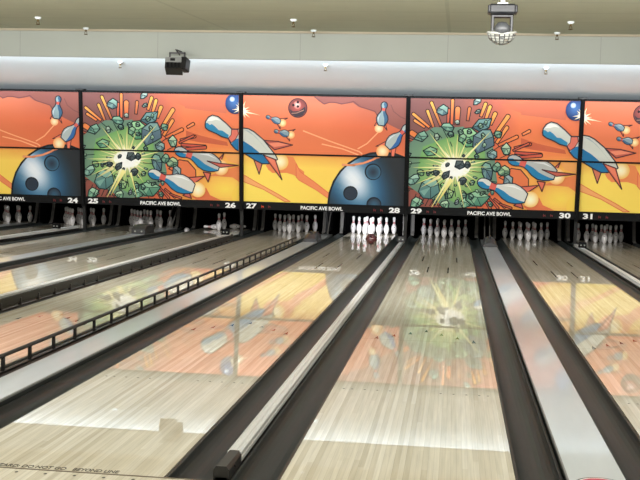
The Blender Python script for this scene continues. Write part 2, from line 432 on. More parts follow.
def art_explosion():
    """screen with the exploding rock picture; metres from the screen's lower left corner post"""
    a = Art(); C0 = (0.966,1.505)
    a.bg([(-.2, .6), (.9, .6), (1.75, .6), (2.2, .6), (3.6, .6)], .6, 3.0, [
        (0.0, [(150,76,62), (170,84,62), (222,110,70), (240,160,76), (246,196,84)]),
        (0.38, [(140,76,64), (160,80,64), (226,112,70), (242,165,80), (247,190,80)]),
        (0.50, [(132,84,76), (150,84,74), (224,110,70), (236,130,76), (238,140,76)]),
        (0.72, [(124,82,78), (135,84,78), (206,104,76), (232,122,78), (232,120,78)]),
        (0.86, [(124,82,80), (134,84,80), (190,100,78), (226,120,80), (200,106,80)]),
        (1.0, [(126,84,80), (140,86,82), (196,104,84), (196,106,84), (178,98,80)])])
    a.poly([(2.015,2.793),(2.348,2.794),(2.193,2.822),(3.036,2.833),(3.084,2.606),(3.063,2.490),(2.718,2.522),(2.203,2.574),(2.202,2.602)], (204, 108, 80))
    a.poly([(1.809,2.776),(2.015,2.793),(2.228,2.603),(1.967,2.688)], (206,108,78))
    a.poly([(2.221,2.122),(2.533,2.025),(3.074,1.908),(3.103,1.831),(2.486,1.894),(2.228,1.940)], (204,98,66))
    # lower right: orange clouds and yellow glow
    a.disc((3.038,0.931), 210*RU, (253,218,92), (243,170,84), sx=1.05, sy=.62)
    a.disc((3.401,0.799), 90*RU, (252,212,86), (250,206,84))
    a.poly([(3.021,1.335),(3.324,1.421),(3.338,1.083),(3.181,1.183),(2.873,1.200),(2.668,1.195)], (232,132,78))
    a.poly([(2.325,0.766),(2.626,0.958),(2.709,0.804),(2.944,0.706),(2.431,0.690)], (226,118,74))
    a.poly([(3.007,1.673),(3.313,1.680),(3.323,1.447),(3.090,1.519)], (240,166,92))
    a.poly([(1.837,1.328),(2.063,1.518),(2.245,1.496),(2.406,1.318),(2.413,1.135),(2.206,1.155),(2.022,1.229)], (228,120,74), L=(70,40,36))
    # flame coloured fingers thrown out behind the rocks
    for p0, p1, w, c0, c1 in [
        ((0.655,2.323),(0.456,2.775),26,(180,90,66),(248,176,84)), ((0.512,2.293),(0.383,2.611),26,(190,96,62),(250,180,86)),
        ((0.433,2.292),(0.106,2.548),26,(226,120,66),(250,170,84)), ((0.341,2.290),(0.136,2.422),24,(226,120,66),(248,160,84)),
        ((0.863,2.353),(0.868,2.830),28,(200,92,60),(240,140,76)), ((0.968,2.356),(0.973,2.664),42,(205,92,60),(238,138,80)),
        ((0.790,2.352),(0.796,2.640),24,(190,84,62),(214,108,76)), ((0.243,2.077),(0.086,2.174),44,(220,116,66),(240,140,76)),
        ((0.246,1.972),(-0.021,2.071),16,(170,84,66),(206,100,70)), ((0.248,1.906),(-0.017,1.939),14,(170,84,66),(206,100,70)),
        ((1.173,2.438),(1.201,2.679),26,(190,96,66),(226,130,74)), ((1.425,2.522),(1.509,2.773),28,(220,120,66),(250,176,86)),
        ((1.523,2.472),(1.599,2.718),30,(220,120,66),(250,180,86)), ((1.617,2.369),(1.703,2.585),32,(230,130,66),(250,170,84)),
        ((1.666,2.096),(1.952,2.537),34,(240,150,70),(248,160,84)), ((1.747,2.007),(1.940,2.319),30,(236,134,66),(246,160,86)),
        ((1.788,1.968),(2.137,2.141),28,(220,110,66),(242,136,76)), ((2.244,2.187),(2.374,2.260),24,(240,130,78),(246,150,90)),
        ((2.099,1.924),(2.405,2.006),22,(200,88,64),(226,110,70)), ((2.116,1.833),(2.618,1.803),26,(196,80,64),(206,88,66)),
        ((2.076,1.871),(2.374,2.016),18,(200,90,66),(214,100,70)), ((2.055,1.727),(2.619,1.788),26,(190,76,60),(206,92,66)),
        ((1.644,0.929),(1.834,0.719),18,(190,80,60),(206,100,70)), ((1.749,0.906),(1.963,0.741),18,(190,80,60),(212,104,70)),
        ((1.857,0.804),(2.093,0.727),16,(190,80,60),(212,104,70)), ((1.568,0.874),(1.678,0.714),20,(186,80,62),(214,110,72)),
        ((0.229,0.887),(0.066,0.988),26,(190,96,72),(200,104,76)), ((0.312,0.756),(0.441,0.866),20,(200,90,64),(226,120,80)),
        ((1.051,0.726),(1.032,0.884),26,(200,90,64),(226,120,80)), ((0.362,0.864),(0.279,0.968),18,(186,90,70),(206,104,74))]:
        a.capsule(p0, p1, w*RU, c0, c1, (58,40,40))
    a.poly([(0.038,1.054),(0.223,1.046),(0.387,0.891),(0.520,0.869),(0.684,0.688),(0.050,0.669)], (150,84,72), L=(52,44,44))
    for k in range(7):
        a.stroke([(.12+.09*k, .72), (.20+.09*k, .95-.02*k)], (70,46,44), 8)
    # green smoke and rubble cloud around the blast
    a.blob((0.954,1.541), [(c[0]*RU, c[1]) for c in [(300,0),(310,20),(330,40),(270,60),(300,80),(290,100),(330,120),(350,140),(400,160),(390,180),(400,200),(340,220),(300,240),(330,260),(320,280),(350,300),(330,320),(340,340)]], (104,136,116), (140,182,124), (40,62,60))
    a.blob((0.954,1.541), [(c[0]*RU, c[1]) for c in [(230,0),(250,30),(210,55),(240,90),(220,120),(280,150),(270,175),(300,200),(260,225),(250,255),(290,275),(240,300),(270,330)]], (116,168,100), (206,228,150), None)
    # rocks
    for c, r, seed, lo, hi in [
        ((0.684,2.633),48,1,(77,103,113),(153,190,173)), ((0.263,2.104),54,2,(65,106,99),(146,192,166)), ((0.787,2.305),50,3,(71,115,104),(159,204,173)),
        ((0.579,2.098),28,4,(104,127,117),(184,207,184)), ((0.971,2.408),20,5,(115,127,119),(194,204,187)), ((0.462,1.813),58,6,(68,121,98),(152,200,159)),
        ((0.016,1.742),26,7,(122,127,119),(187,193,173)), ((1.342,2.817),36,8,(92,120,122),(194,214,201)), ((1.362,2.620),22,9,(92,112,110),(152,172,159)),
        ((1.462,2.371),74,10,(68,100,110),(128,171,166)), ((1.211,2.099),78,11,(85,148,107),(173,218,166)), ((1.499,2.048),98,12,(79,100,117),(134,172,166)),
        ((1.779,2.190),30,13,(70,111,98),(145,190,159)), ((1.945,1.902),50,14,(85,127,107),(198,221,187)), ((1.691,1.783),44,15,(85,112,122),(159,193,184)),
        ((0.132,1.242),56,16,(101,142,131),(173,211,190)), ((0.473,1.093),84,17,(79,120,119),(151,196,176)), ((0.192,0.774),54,18,(85,136,113),(177,218,184)),
        ((0.580,0.804),24,19,(77,87,101),(138,151,159)), ((0.787,0.758),40,20,(100,150,117),(201,228,194)), ((1.021,0.815),22,21,(85,97,107),(173,186,184)),
        ((1.192,0.810),44,22,(85,139,113),(180,221,187)), ((1.586,1.453),78,23,(74,102,119),(134,179,159)), ((1.424,0.896),88,24,(74,127,104),(170,215,173)),
        ((1.936,1.462),48,25,(95,135,107),(194,217,166)), ((2.008,1.281),50,26,(92,112,122),(159,183,184)), ((1.778,1.537),36,27,(77,120,102),(152,193,159)),
        ((0.749,1.114),40,28,(85,150,95),(152,204,138)), ((0.858,0.985),44,29,(77,135,87),(194,221,159)), ((0.291,1.392),30,30,(77,120,87),(152,193,138)),
        ((0.857,2.170),26,31,(107,150,132),(194,221,194)), ((1.146,0.993),30,32,(85,142,95),(194,221,159)), ((1.081,2.096),34,33,(85,135,110),(166,207,166))]:
        a.rock(c, r*RU, seed, lo, hi)
    RR = random.Random(77)
    for k in range(46):
        ang = RR.random()*2*pi; d = (.35+.8*RR.random())
        c = (C0[0]+d*cos(ang)*1.0, C0[1]+d*sin(ang)*.95)
        if c[0] > 1.75 or c[0] < .05: continue
        g = RR.random()
        a.rock(c, (10+RR.random()*16)*RU, 100+k, lerp((52,84,84), (90,130,96), g), lerp((130,176,150), (206,226,190), g))
    for k in range(26):
        ang = RR.random()*2*pi; d = .3+.75*RR.random(); e = d+.10+.16*RR.random()
        a.stroke([(C0[0]+d*cos(ang), C0[1]+d*sin(ang)), (C0[0]+e*cos(ang+.05), C0[1]+e*sin(ang+.05))], (30,52,48), 6)
    # blast: rays and white hot core
    C = (0.966,1.505)
    for ang, ln, w in [(3,250,16),(14,330,14),(24,200,18),(37,150,12),(48,390,20),(60,170,12),(70,240,16),(79,170,14),(88,262,18),(98,200,12),(108,250,16),(118,190,12),
                       (128,330,18),(136,210,12),(146,260,16),(155,200,10),(164,280,12),(173,240,10),(181,330,18),(188,300,16),(196,200,12),(204,330,20),(212,190,12),(222,230,14),
                       (232,170,12),(241,390,22),(250,180,12),(262,200,12),(272,150,10),(284,330,16),(296,170,12),(306,230,16),(318,190,12),(330,200,18),(342,170,12),(352,190,14)]:
        a.ray(C, ang, ln*RU, w*RU, (252,250,205), (222,216,120))
    a.disc(C, 84*RU, (255,255,252), (254,254,236), sx=1.3, sy=.8)
    a.star(C, 150*RU, 56*RU, 18, (255,255,250))
    for c, r, seed in [((0.594,1.395),24,41),((0.780,1.352),42,42),((1.053,1.570),40,43),((1.111,1.243),34,44),((0.807,1.564),20,45),((0.425,1.353),15,46),((1.204,1.574),26,47),((0.887,1.302),14,48),((1.120,1.751),12,49)]:
        a.rock(c, r*RU, seed, (44,54,60), (96,110,112))
    # streaks in front
    a.ray((0.901,1.276), 241, 240*RU, 24*RU, (250,240,160), (214,206,110))
    a.ray((0.663,1.323), 212, 170*RU, 20*RU, (240,230,170), (190,186,120))
    a.ray((1.033,1.227), 286, 140*RU, 14*RU, (250,246,170), (220,214,120))
    # pins flying out, with rocket fins and flames
    a.poly([(2.575,1.283),(2.730,1.262),(2.678,1.077)], (220,108,84), L=(80,40,44))
    a.poly([(2.860,1.513),(3.007,1.673),(2.920,1.436)], (214,104,80), L=(80,40,44))
    a.disc((2.942,1.385), 62*RU, (255,250,215), (244,178,98))
    a.pin((1.983,1.730), (2.921,1.410), 150*RU, seedflip=1, grey=(180,182,178))
    a.poly([(2.656,1.512),(2.942,1.385),(3.310,1.439),(2.888,1.474)], (196,96,78), L=(80,40,44))
    a.poly([(2.258,1.157),(2.604,1.198),(2.366,1.029)], (222,110,88), L=(80,40,44))
    a.poly([(2.143,0.786),(2.326,0.726),(2.269,0.869)], (200,96,84), L=(80,40,44))
    a.disc((2.461,0.914), 60*RU, (255,252,220), (246,196,110))
    a.pin((1.411,1.251), (2.375,0.935), 148*RU, seedflip=1, grey=(214,214,206))
    # blue ball hitting the big pin across the edge of the screen
    a.disc((3.251,2.682), 76*RU, (30,50,90), (30,50,90))
    a.disc((3.232,2.707), 68*RU, (70,112,170), (30,58,112))
    a.disc((3.191,2.776), 20*RU, (240,244,250), (130,160,210))
    big_pin(a, (3.416,2.845), 0)
    a.sparkle((3.381,2.587), 62*RU)
    return a.tris

def art_giant_ball():
    """screen with the giant blue ball and the pin rockets"""
    a = Art()
    a.bg([(-.2, .6), (.8, .6), (1.7, .6), (2.6, .6), (3.6, .6)], .6, 3.0, [
        (0.0, [(253,224,100), (253,222,98), (252,216,94), (251,210,92), (249,204,90)]),
        (0.34, [(253,218,98), (253,216,98), (252,210,94), (248,198,92), (242,186,92)]),
        (0.43, [(246,186,86), (246,186,86), (244,180,84), (240,160,80), (232,130,76)]),
        (0.455, [(230,124,78), (231,124,78), (231,122,76), (228,116,72), (222,112,70)]),
        (0.70, [(231,124,84), (232,124,84), (230,122,82), (224,112,76), (198,104,78)]),
        (0.88, [(226,118,82), (224,122,90), (220,124,94), (186,104,82), (158,96,84)]),
        (1.0, [(206,112,86), (196,118,98), (176,110,96), (158,96,86), (144,90,82)])])
    # brown smoke along the top
    a.poly([(1.497,2.854),(1.593,2.776),(1.689,2.712),(1.796,2.748),(1.903,2.750),(2.038,2.721),(2.251,2.762),(2.388,2.664),(2.385,2.764),(2.304,2.789),(2.940,2.869),(2.409,2.865),(1.900,2.877)], (152,92,86))
    a.stroke([(1.497,2.854),(1.593,2.776),(1.689,2.712),(1.796,2.748),(1.903,2.750),(2.038,2.721),(2.251,2.762)], (120,76,74), 8)
    a.poly([(2.304,2.789),(2.414,2.672),(2.549,2.635),(2.710,2.586),(2.808,2.429),(3.037,2.315),(3.171,2.252),(3.345,2.190),(3.326,2.881),(2.409,2.865)], (148,90,82))
    a.stroke([(2.145,2.739),(2.278,2.776),(2.414,2.672),(2.549,2.635),(2.710,2.586),(2.808,2.429)], (120,72,70), 8)
    a.stroke([(3.024,2.723),(3.081,2.593),(3.217,2.490),(3.337,2.440)], (124,78,74), 7)
    # thin light trails
    for s in ([(1.272,2.171),(1.790,1.983),(2.414,1.779),(2.468,1.738)], [(1.657,1.913),(2.063,1.829),(2.389,1.717)], [(2.840,2.232),(2.698,2.083),(2.569,1.947),(2.385,1.837)]):
        a.stroke(s, (252,176,128), 9)
    # orange plume through the yellow
    a.poly([(0.499,1.456),(0.662,1.514),(0.877,1.653),(1.068,1.631),(1.182,1.420),(1.293,1.342),(1.298,1.127),(1.077,1.269),(0.940,1.306),(0.639,1.298),(0.556,1.363)], (236,138,82))
    a.poly([(1.125,1.512),(1.211,1.340),(1.515,1.133),(1.792,0.927),(2.122,0.706),(1.960,0.701),(1.547,0.973),(1.189,1.165),(1.132,1.230)], (240,140,90), L=(226,110,70), lw=5)
    a.poly([(-0.020,1.280),(0.315,1.095),(0.731,0.882),(1.014,0.721),(0.900,0.717),(0.455,0.955),(0.067,1.093),(-0.073,1.170)], (246,170,106), L=(226,110,70), lw=5)
    # giant ball
    K = (2.887,0.684)
    a.disc(K, 420*RU, (24,30,38), (24,30,38))
    a.ball(K, 404*RU, (2.296,1.222))
    for c, r, f in (((2.245,0.929),56,1),((2.693,1.377),64,1),((2.726,0.714),58,0)):
        a.disc(c, r*RU, (28,36,46), (28,36,46))
        a.disc((c[0]+.006, c[1]-.006), (r-9)*RU, (44,54,68) if f else (60,100,124), (60,104,130) if f and r > 60 else (44,56,70))
    # comet trail over the ball
    trail = [(2.073,1.502),(2.314,1.497),(2.287,1.505),(2.501,1.547),(2.685,1.621),(2.751,1.660),(2.975,1.732)]
    a.stroke(trail, (226,132,96), 16); a.stroke(trail, (244,160,110), 8)
    # small rockets made of pins
    for h, t, w in (((0.511,2.447),(0.806,2.335),52),((0.679,2.156),(0.980,2.093),54)):
        d = (t[0]-h[0], t[1]-h[1])
        q = lambda u, v: (h[0]+d[0]*u-d[1]*v, h[1]+d[1]*u+d[0]*v)
        a.poly([q(.8,.16),q(1.35,.42),q(1.0,.05)], (206,96,80), L=(70,40,44), lw=6)
        a.poly([q(.8,-.16),q(1.15,-.42),q(1.0,-.05)], (206,96,80), L=(70,40,44), lw=6)
        a.disc(q(1.14,0), 30*RU, (255,242,190), (246,170,100))
        a.pin(h, t, w*RU, top=(140,164,176), bot=(70,110,146))
    # reddish ball with three holes
    c = (1.157,2.625)
    a.disc(c, 74*RU, (58,40,48), (58,40,48))
    a.disc(c, 68*RU, (186,92,84), (120,62,62))
    a.poly([(c[0]-.17,c[1]-.02),(c[0]-.10,c[1]-.07),(c[0]+.02,c[1]-.06),(c[0]+.15,c[1]+.03),(c[0]+.16,c[1]-.06),(c[0]+.09,c[1]-.15),(c[0]-.03,c[1]-.18),(c[0]-.13,c[1]-.12)], (66,56,64))
    a.stroke([(c[0]-.12,c[1]-.11),(c[0]-.02,c[1]-.10),(c[0]+.12,c[1]-.04)], (176,130,110), 6)
    a.disc((c[0]-.01,c[1]+.06), 30*RU, (250,214,206), (198,104,96))
    for dx, dz in ((0,.115),(-.09,.055),(0,.03)):
        a.disc((c[0]+dx,c[1]+dz), 10*RU, (40,20,24), (40,20,24))
    # upright rocket
    a.poly([(2.774,2.415),(2.705,2.308),(2.759,2.296)], (222,110,90), L=(70,40,44), lw=6)
    a.poly([(2.916,2.379),(2.960,2.216),(2.905,2.286)], (222,110,90), L=(70,40,44), lw=6)
    a.disc((2.795,2.249), 32*RU, (255,240,200), (250,180,120))
    a.pin((2.901,2.779), (2.841,2.308), 88*RU, top=(146,170,176), bot=(66,104,136))
    # slanted rocket by the right edge
    a.poly([(2.967,2.010),(2.744,1.893),(2.943,1.916)], (232,120,92), L=(70,40,44), lw=6)
    a.poly([(3.050,1.879),(3.056,1.694),(3.115,1.695),(3.160,1.935)], (232,120,92), L=(70,40,44), lw=6)
    a.disc((2.880,1.796), 48*RU, (255,246,206), (246,164,96))
    a.pin((3.394,2.330), (2.976,1.878), 100*RU, top=(176,188,186), bot=(54,104,166))
    # big pin coming in from the neighbouring screen
    big_pin(a, (-0.006,2.801), 1)
    a.sparkle((0.007,2.547), 70*RU)
    return a.tris


def clip_tri(p, c, rect):
    """clip a coloured triangle to a rectangle; returns a convex polygon"""
    poly = [(p[i][0], p[i][1], *c[i]) for i in range(3)]
    for ax, lim, sg in ((0, rect[0], 1), (0, rect[1], -1), (1, rect[2], 1), (1, rect[3], -1)):
        out = []
        for i in range(len(poly)):
            a, b = poly[i], poly[(i+1) % len(poly)]
            da, db = (a[ax]-lim)*sg, (b[ax]-lim)*sg
            if da >= 0: out.append(a)
            if (da >= 0) != (db >= 0):
                t = da/(da-db); out.append(tuple(a[k]+(b[k]-a[k])*t for k in range(5)))
        poly = out
        if len(poly) < 3: return []
    return poly

def panel_mesh(name, tris, rect, y_face, thick):
    """one hard panel: a black-edged board with the print on its face; local x from the left post"""
    vs, fs, mi, cols = [], [], [], []
    x0, x1, z0, z1 = rect; e = .012
    B = [(x0-e, y_face+.002, z0-e), (x1+e, y_face+.002, z0-e), (x1+e, y_face+.002, z1+e), (x0-e, y_face+.002, z1+e)]
    B += [(x, y_face+thick, z) for x, _, z in B]
    vs += B
    for f in ([0, 1, 2, 3], [7, 6, 5, 4], [0, 4, 5, 1], [1, 5, 6, 2], [2, 6, 7, 3], [3, 7, 4, 0]): fs.append(f); mi.append(0); cols += [(0, 0, 0, 1)]*4
    for p, c, layer in tris:
        q = clip_tri(p, c, rect)
        if not q: continue
        o = len(vs); y = y_face-.00005*layer
        # keep every triangle facing the bowler
        area = sum(q[i][0]*q[(i+1) % len(q)][1]-q[(i+1) % len(q)][0]*q[i][1] for i in range(len(q)))
        if abs(area) < 1e-9: continue
        if area < 0: q = q[::-1]
        vs += [(v[0], y, v[1]) for v in q]; fs.append(list(range(o, o+len(q)))); mi.append(1)
        cols += [lin(v[2:5]) for v in q]
    me = bpy.data.meshes.new(name); me.from_pydata(vs, [], fs)
    me.materials.append(M['screen_black']); me.materials.append(art_m)
    me.polygons.foreach_set('material_index', mi)
    ca = me.color_attributes.new('print', 'FLOAT_COLOR', 'CORNER')
    ca.data.foreach_set('color', [k for c in cols for k in c])
    me.update()
    return me

TENS = {2: 'twenty', 3: 'thirty'}; ONES = ['', '-one', '-two', '-three', '-four', '-five', '-six', '-seven', '-eight', '-nine']
def word(n): return TENS[n//10]+ONES[n % 10]

# ------------------------------------------------------------------ the room
def struct(name, mb, m, **k):
    o = mb.build(name, m); o['kind'] = 'structure'; return o
CY0, CY1 = -9.0, 12.98
def ceil_z(y): return 3.59+.045*(y-10.9)
def rear_z(y): return 3.74
# subfloor under lanes and pits, approach in front of the foul line
struct('floor', MB().box(X0, X1, 0.0, 21.2, -.30, -.16), M['matte_black'])
ap = MB().box(X0, X1, CY0, -.014, -.16, 0.0)
for n in range(22, 33):
    for k in range(-3, 4):
        cx = lane_x(n)+k*.1365
        if abs(k*.1365) < .5: ap.flat([(cx+.008*cos(t*pi/5), -.062+.011*sin(t*pi/5)) for t in range(10)], .0006, 1)
struct('floor_approach', ap, [M['approach'], M['mark']])
struct('trim_1', MB().box(X0, X1, -.014, -.001, -.16, .0015), principled('foul_line_strip', (96, 84, 66), .45))
cl = MB(); cl.add([(X0, CY0, ceil_z(CY0)), (X1, CY0, ceil_z(CY0)), (X1, CY1, ceil_z(CY1)), (X0, CY1, ceil_z(CY1)),
                   (X0, CY0, 4.6), (X1, CY0, 4.6), (X1, CY1, 4.6), (X0, CY1, 4.6)], [[0, 1, 2, 3], [7, 6, 5, 4], [0, 4, 5, 1], [1, 5, 6, 2], [2, 6, 7, 3], [3, 7, 4, 0]])
def ceiling_lines(m, sx, sy, dark=.82, w=.006):
    nt = m.node_tree; N = nt.nodes; L = nt.links; b = N['Principled BSDF']
    src = b.inputs['Base Color'].links[0].from_socket
    tc = N.new('ShaderNodeTexCoord'); sp = N.new('ShaderNodeSeparateXYZ'); L.new(tc.outputs['Object'], sp.inputs[0])
    vals = []
    for ax, s in (('X', sx), ('Y', sy)):
        if not s: continue
        d = N.new('ShaderNodeMath'); d.operation = 'DIVIDE'; L.new(sp.outputs[ax], d.inputs[0]); d.inputs[1].default_value = s
        f = N.new('ShaderNodeMath'); f.operation = 'FRACT'; L.new(d.outputs[0], f.inputs[0])
        l = N.new('ShaderNodeMath'); l.operation = 'LESS_THAN'; L.new(f.outputs[0], l.inputs[0]); l.inputs[1].default_value = w/s
        vals.append(l.outputs[0])
    mx = vals[0]
    if len(vals) > 1:
        q = N.new('ShaderNodeMath'); q.operation = 'MAXIMUM'; L.new(vals[0], q.inputs[0]); L.new(vals[1], q.inputs[1]); mx = q.outputs[0]
    mi = N.new('ShaderNodeMix'); mi.data_type = 'RGBA'; mi.blend_type = 'MULTIPLY'; L.new(mx, mi.inputs[0]); L.new(src, mi.inputs[6]); mi.inputs[7].default_value = (dark, dark, dark, 1)
    L.new(mi.outputs[2], b.inputs['Base Color'])
ceiling_lines(M['ceiling'], 3.66, 1.22, .86, .05)
ceiling_lines(M['fascia'], 2.44, 0, .8, .012)
struct('ceiling', cl, M['ceiling'])
# angled metal trim along the lower edge of the tan ceiling, the fascia and the lower white ceiling over the machines
struct('trim_2', MB().box(X0, X1, 12.93, 12.985, ceil_z(13)-.035, ceil_z(13)+.02), noisy(principled('edge_angle', (168, 158, 138), .6), .05, 3))
fz = MB(); fz.box(X0, X1, 12.985, 13.06, 3.215, 3.76); struct('wall_fascia', fz, M['fascia'])
cr = MB(); cr.add([(X0, 13.06, rear_z(13.06)), (X1, 13.06, rear_z(13.06)), (X1, 20.7, rear_z(20.7)), (X0, 20.7, rear_z(20.7)),
                   (X0, 13.06, 4.6), (X1, 13.06, 4.6), (X1, 20.7, 4.6), (X0, 20.7, 4.6)], [[0, 1, 2, 3], [7, 6, 5, 4], [0, 4, 5, 1], [1, 5, 6, 2], [2, 6, 7, 3], [3, 7, 4, 0]])
struct('ceiling_rear', cr, M['white'])
def soffit_z(y): return 3.34-.21*(y-14.95)
sf = MB().prism_x([(13.9, soffit_z(13.9)), (17.4, soffit_z(17.4)), (17.4, soffit_z(17.4)+.05), (13.9, soffit_z(13.9)+.05)], X0, X1)
struct('ceiling_soffit', sf, M['white'])
struct('wall_back', MB().box(X0, X1, 20.7, 20.9, -.3, 4.6), M['white'])
struct('wall_front', MB().box(X0, X1, CY0-.2, CY0, -.3, 4.6), M['wall'])
struct('wall_left', MB().box(X0-.2, X0, CY0-.2, 20.9, -.3, 4.6), M['wall'])
struct('wall_right', MB().box(X1, X1+.2, CY0-.2, 20.9, -.3, 4.6), M['wall'])
# black pit backs and lid behind the screens, so that the pin decks sit in a dark box
struct('wall_pit', MB().box(X0, X1, 20.05, 20.12, -.16, 1.75), M['pit'])
struct('ceiling_pit', MB().box(X0, X1, YM+.13, 20.05, 1.62, 1.68), M['pit'])

# ------------------------------------------------------------------ lanes
def lane_mesh():
    mb = MB().box(-HW, HW, 0, Y_DECK, -.06, 0)
    z = .0006; b = .0270
    for k in range(7):                                                        # seven arrows
        o = (k-3)*5*b; y = 4.28+.16*(3-abs(k-3))
        mb.flat([(o-.017, y-.07), (o, y-.05), (o+.017, y-.07), (o, y+.085)], z, 1)
    for bd in (-17, -15, -12, -9, -6, 6, 9, 12, 15, 17):                       # guide dots
        mb.flat([(bd*b+.008*cos(t*pi/4), 2.134+.010*sin(t*pi/4)) for t in range(8)], z, 1)
    for o, y in ((-.27, 12.58), (.27, 12.58), (-.145, 10.72), (.145, 10.72)):  # long range dashes
        mb.flat([(o-.0095, y-.45), (o+.0095, y-.45), (o+.0095, y+.45), (o-.0095, y+.45)], z, 1)
    return mb
def gutter_mb(s):
    """half-round channel with a lip, s = -1 left / 1 right of the lane"""
    n = 12; xs = []; a, b = HW+.003, HW+GW-.003
    prof = [(a, -.004), (a+.014, -.004)]
    c = (a+.014+b-.014)/2; r = (b-.014-a-.014)/2
    for k in range(1, n): t = pi-pi*k/n; prof.append((c+r*cos(t), -.006-.072*sin(t)))
    prof += [(b-.014, -.004), (b, -.004)]
    low = [(x, z-.006) for x, z in reversed(prof)]
    pf = [(s*x, z) for x, z in prof+low]
    mb = MB(); m = len(prof)
    mb.prism_y(pf, .0, Y_END+2.2, smooth=True)
    return mb
lane_me = lane_mesh().build('lane_surface', [M['lane'], M['mark']])
gl = gutter_mb(-1).build('gutter', M['gutter']); gr_ = gutter_mb(1).build('gutter', M['gutter'])
protos = [lane_me, gl, gr_]
desc = {23: 'at the far left edge', 24: 'second from the left edge', 25: 'between the plain lane left of it and the far left ribbed rail', 26: 'with mostly knocked down pins',
        27: 'between two raised black bumper rails', 28: 'with a dark red ball rolling at its far end', 29: 'running down the middle of the foreground', 30: 'right of the wide grey divider with a round sticker',
        31: 'cut off by the right edge', 32: 'past the right edge'}
desc[25] = 'left of the lane with knocked down pins'
lanes = {}
for n in range(23, 33):
    t = empty('bowling_lane', (lane_x(n), 0, 0), 'glossy pale bowling lane '+word(n)+', '+desc[n], 'bowling lane', 'bowling lanes')
    for pr in protos:
        c = pr.copy(); COL.objects.link(c); c.parent = t
    lanes[n] = t
for pr in protos: bpy.data.objects.remove(pr)
for txt, cx, wd in (('HAZARD: DO NOT GO', -.125, .375), ('BEYOND LINE', .205, .215)):
    w = text_mesh('x', txt, M['mark'], wd, .042, .0008, .012)
    wo = w.build('warning_lettering', M['mark'], lanes[28]); wo.location = (cx, .033, .0004); wo.rotation_euler.x = -pi/2

# ------------------------------------------------------------------ divisions and caps between the lanes
def cap_thing(n):
    x = between(n); z = CAPZ[n]; h = .1346
    t = empty('lane_divider', (x, 0, 0), 'wide flat pale grey divider between lanes %s and %s' % (word(n), word(n+1)), 'lane divider', 'wide dividers')
    y1 = 17.6
    MB().box(-h+.004, h-.004, .02, y1, -.15, z-.014).build('core', M['gutter'], t)
    prof = [(-h, z-.016), (h, z-.016), (h, z-.005), (h-.006, z), (-h+.006, z), (-h, z-.005)]
    MB().prism_y(prof, .0, y1, mats=[1, 1, 1, 0, 1, 1]).build('cap_board', [M['cap'], M['cap_edge']], t)
    return t
caps = {n: cap_thing(n) for n in (23, 25, 27, 29, 31)}
# round sticker at the bowler's end of the cap between lanes 29 and 30
sx, sy = .90-between(29), .18
st = MB()
for k, (r, mi) in enumerate(((.118, 0), (.108, 1), (.100, 2))):
    st.flat([(sx+r*cos(a*pi/18), sy+r*1.05*sin(a*pi/18)) for a in range(36)], CAPZ[29]+.0005+.0004*k, mi)
st.build('round_sticker', [M['black'], M['sticker_white'], M['sticker_red']], caps[29])

def rail_thing(n):
    x = between(n); z = RAILZ[n]; h = .034
    t = empty('division_rail', (x, 0, 0), 'narrow divider with a ribbed silver rail between lanes %s and %s' % (word(n), word(n+1)), 'lane divider', 'narrow rail divisions')
    MB().box(-.026, .026, .02, 16.50, -.15, z-.045).build('core', M['black'], t)
    prof = [(-h, z-.05), (h, z-.05), (h, z-.032), (h-.004, z-.028), (h-.004, z-.02), (h, z-.016), (h, z-.004), (h-.005, z), (.018, z), (.014, z-.006), (.008, z-.006), (.004, z), (-.012, z), (-.016, z-.006), (-.022, z-.006), (-.026, z), (-h+.003, z), (-h, z-.004), (-h, z-.016), (-h+.004, z-.02), (-h+.004, z-.028), (-h, z-.032)]
    prof = prof
    MB().prism_y(prof, .30, 16.50).build('rail', M['aluminium'], t)
    e = MB(); r = .0345
    pf = [(-r, z-.06), (r, z-.06), (r, z-.012), (r-.012, z+.004), (-r+.012, z+.004), (-r, z-.012)]
    e.prism_y(pf, .05, .31); e.prism_y([(px*1.05, (pz-z)*1.05+z+.002) for px, pz in pf], .02, .12)
    e.tube((r+.002, .14, z-.02), (r+.008, .14, z-.02), .006)
    e.build('end_cap', M['black'], t)
    return t
rails = {n: rail_thing(n) for n in (24, 26, 28, 30)}

# ------------------------------------------------------------------ bumper rails raised beside lane 27
def bumper(x, side, label):
    t = empty('bumper_rail', (x, 0, 0), label, 'bumper rail')
    if side > 0: MB().tube((0, .25, .118), (0, 15.0, .118), .0145, seg=12).build('top_rail', M['black'], t)
    else: MB().box(-.012, .012, .25, 15.0, .040, .124, bev=.004).build('top_rail', M['kick'], t)
    MB().box(-.016, .016, .25, 15.0, -.0, .016).build('bottom_rail', M['black'], t)
    k = MB().box(-.010, .010, -.012, .012, .012, .108) if side > 0 else MB().box(-.010, .019, -.011, .011, .012, .085); first = None
    y = .72
    while y < 14.9:
        if abs(y-7.83) > .1:
            if first is None: first = k.build('post', M['black'], t); o = first
            else: o = first.copy(); COL.objects.link(o); o.parent = t
            o.location = (0, y, 0)
        y += .4455
    for yy in (.27, 14.98): 
        MB().lathe([(.0, -.012), (.019, -.012), (.019, .012), (.0, .012)], 16, rot=Matrix.Rotation(pi/2, 3, 'X')).build('end_plug', M['black'], t).location = (0, yy, .118)
    return t
bumper(lane_x(27)+HW+.11, 1, 'black bumper rail on short posts, beside the wide grey divider')
bumper(lane_x(27)-HW-.05, -1, 'black bumper rail on short posts, beside the narrow ribbed silver rail')

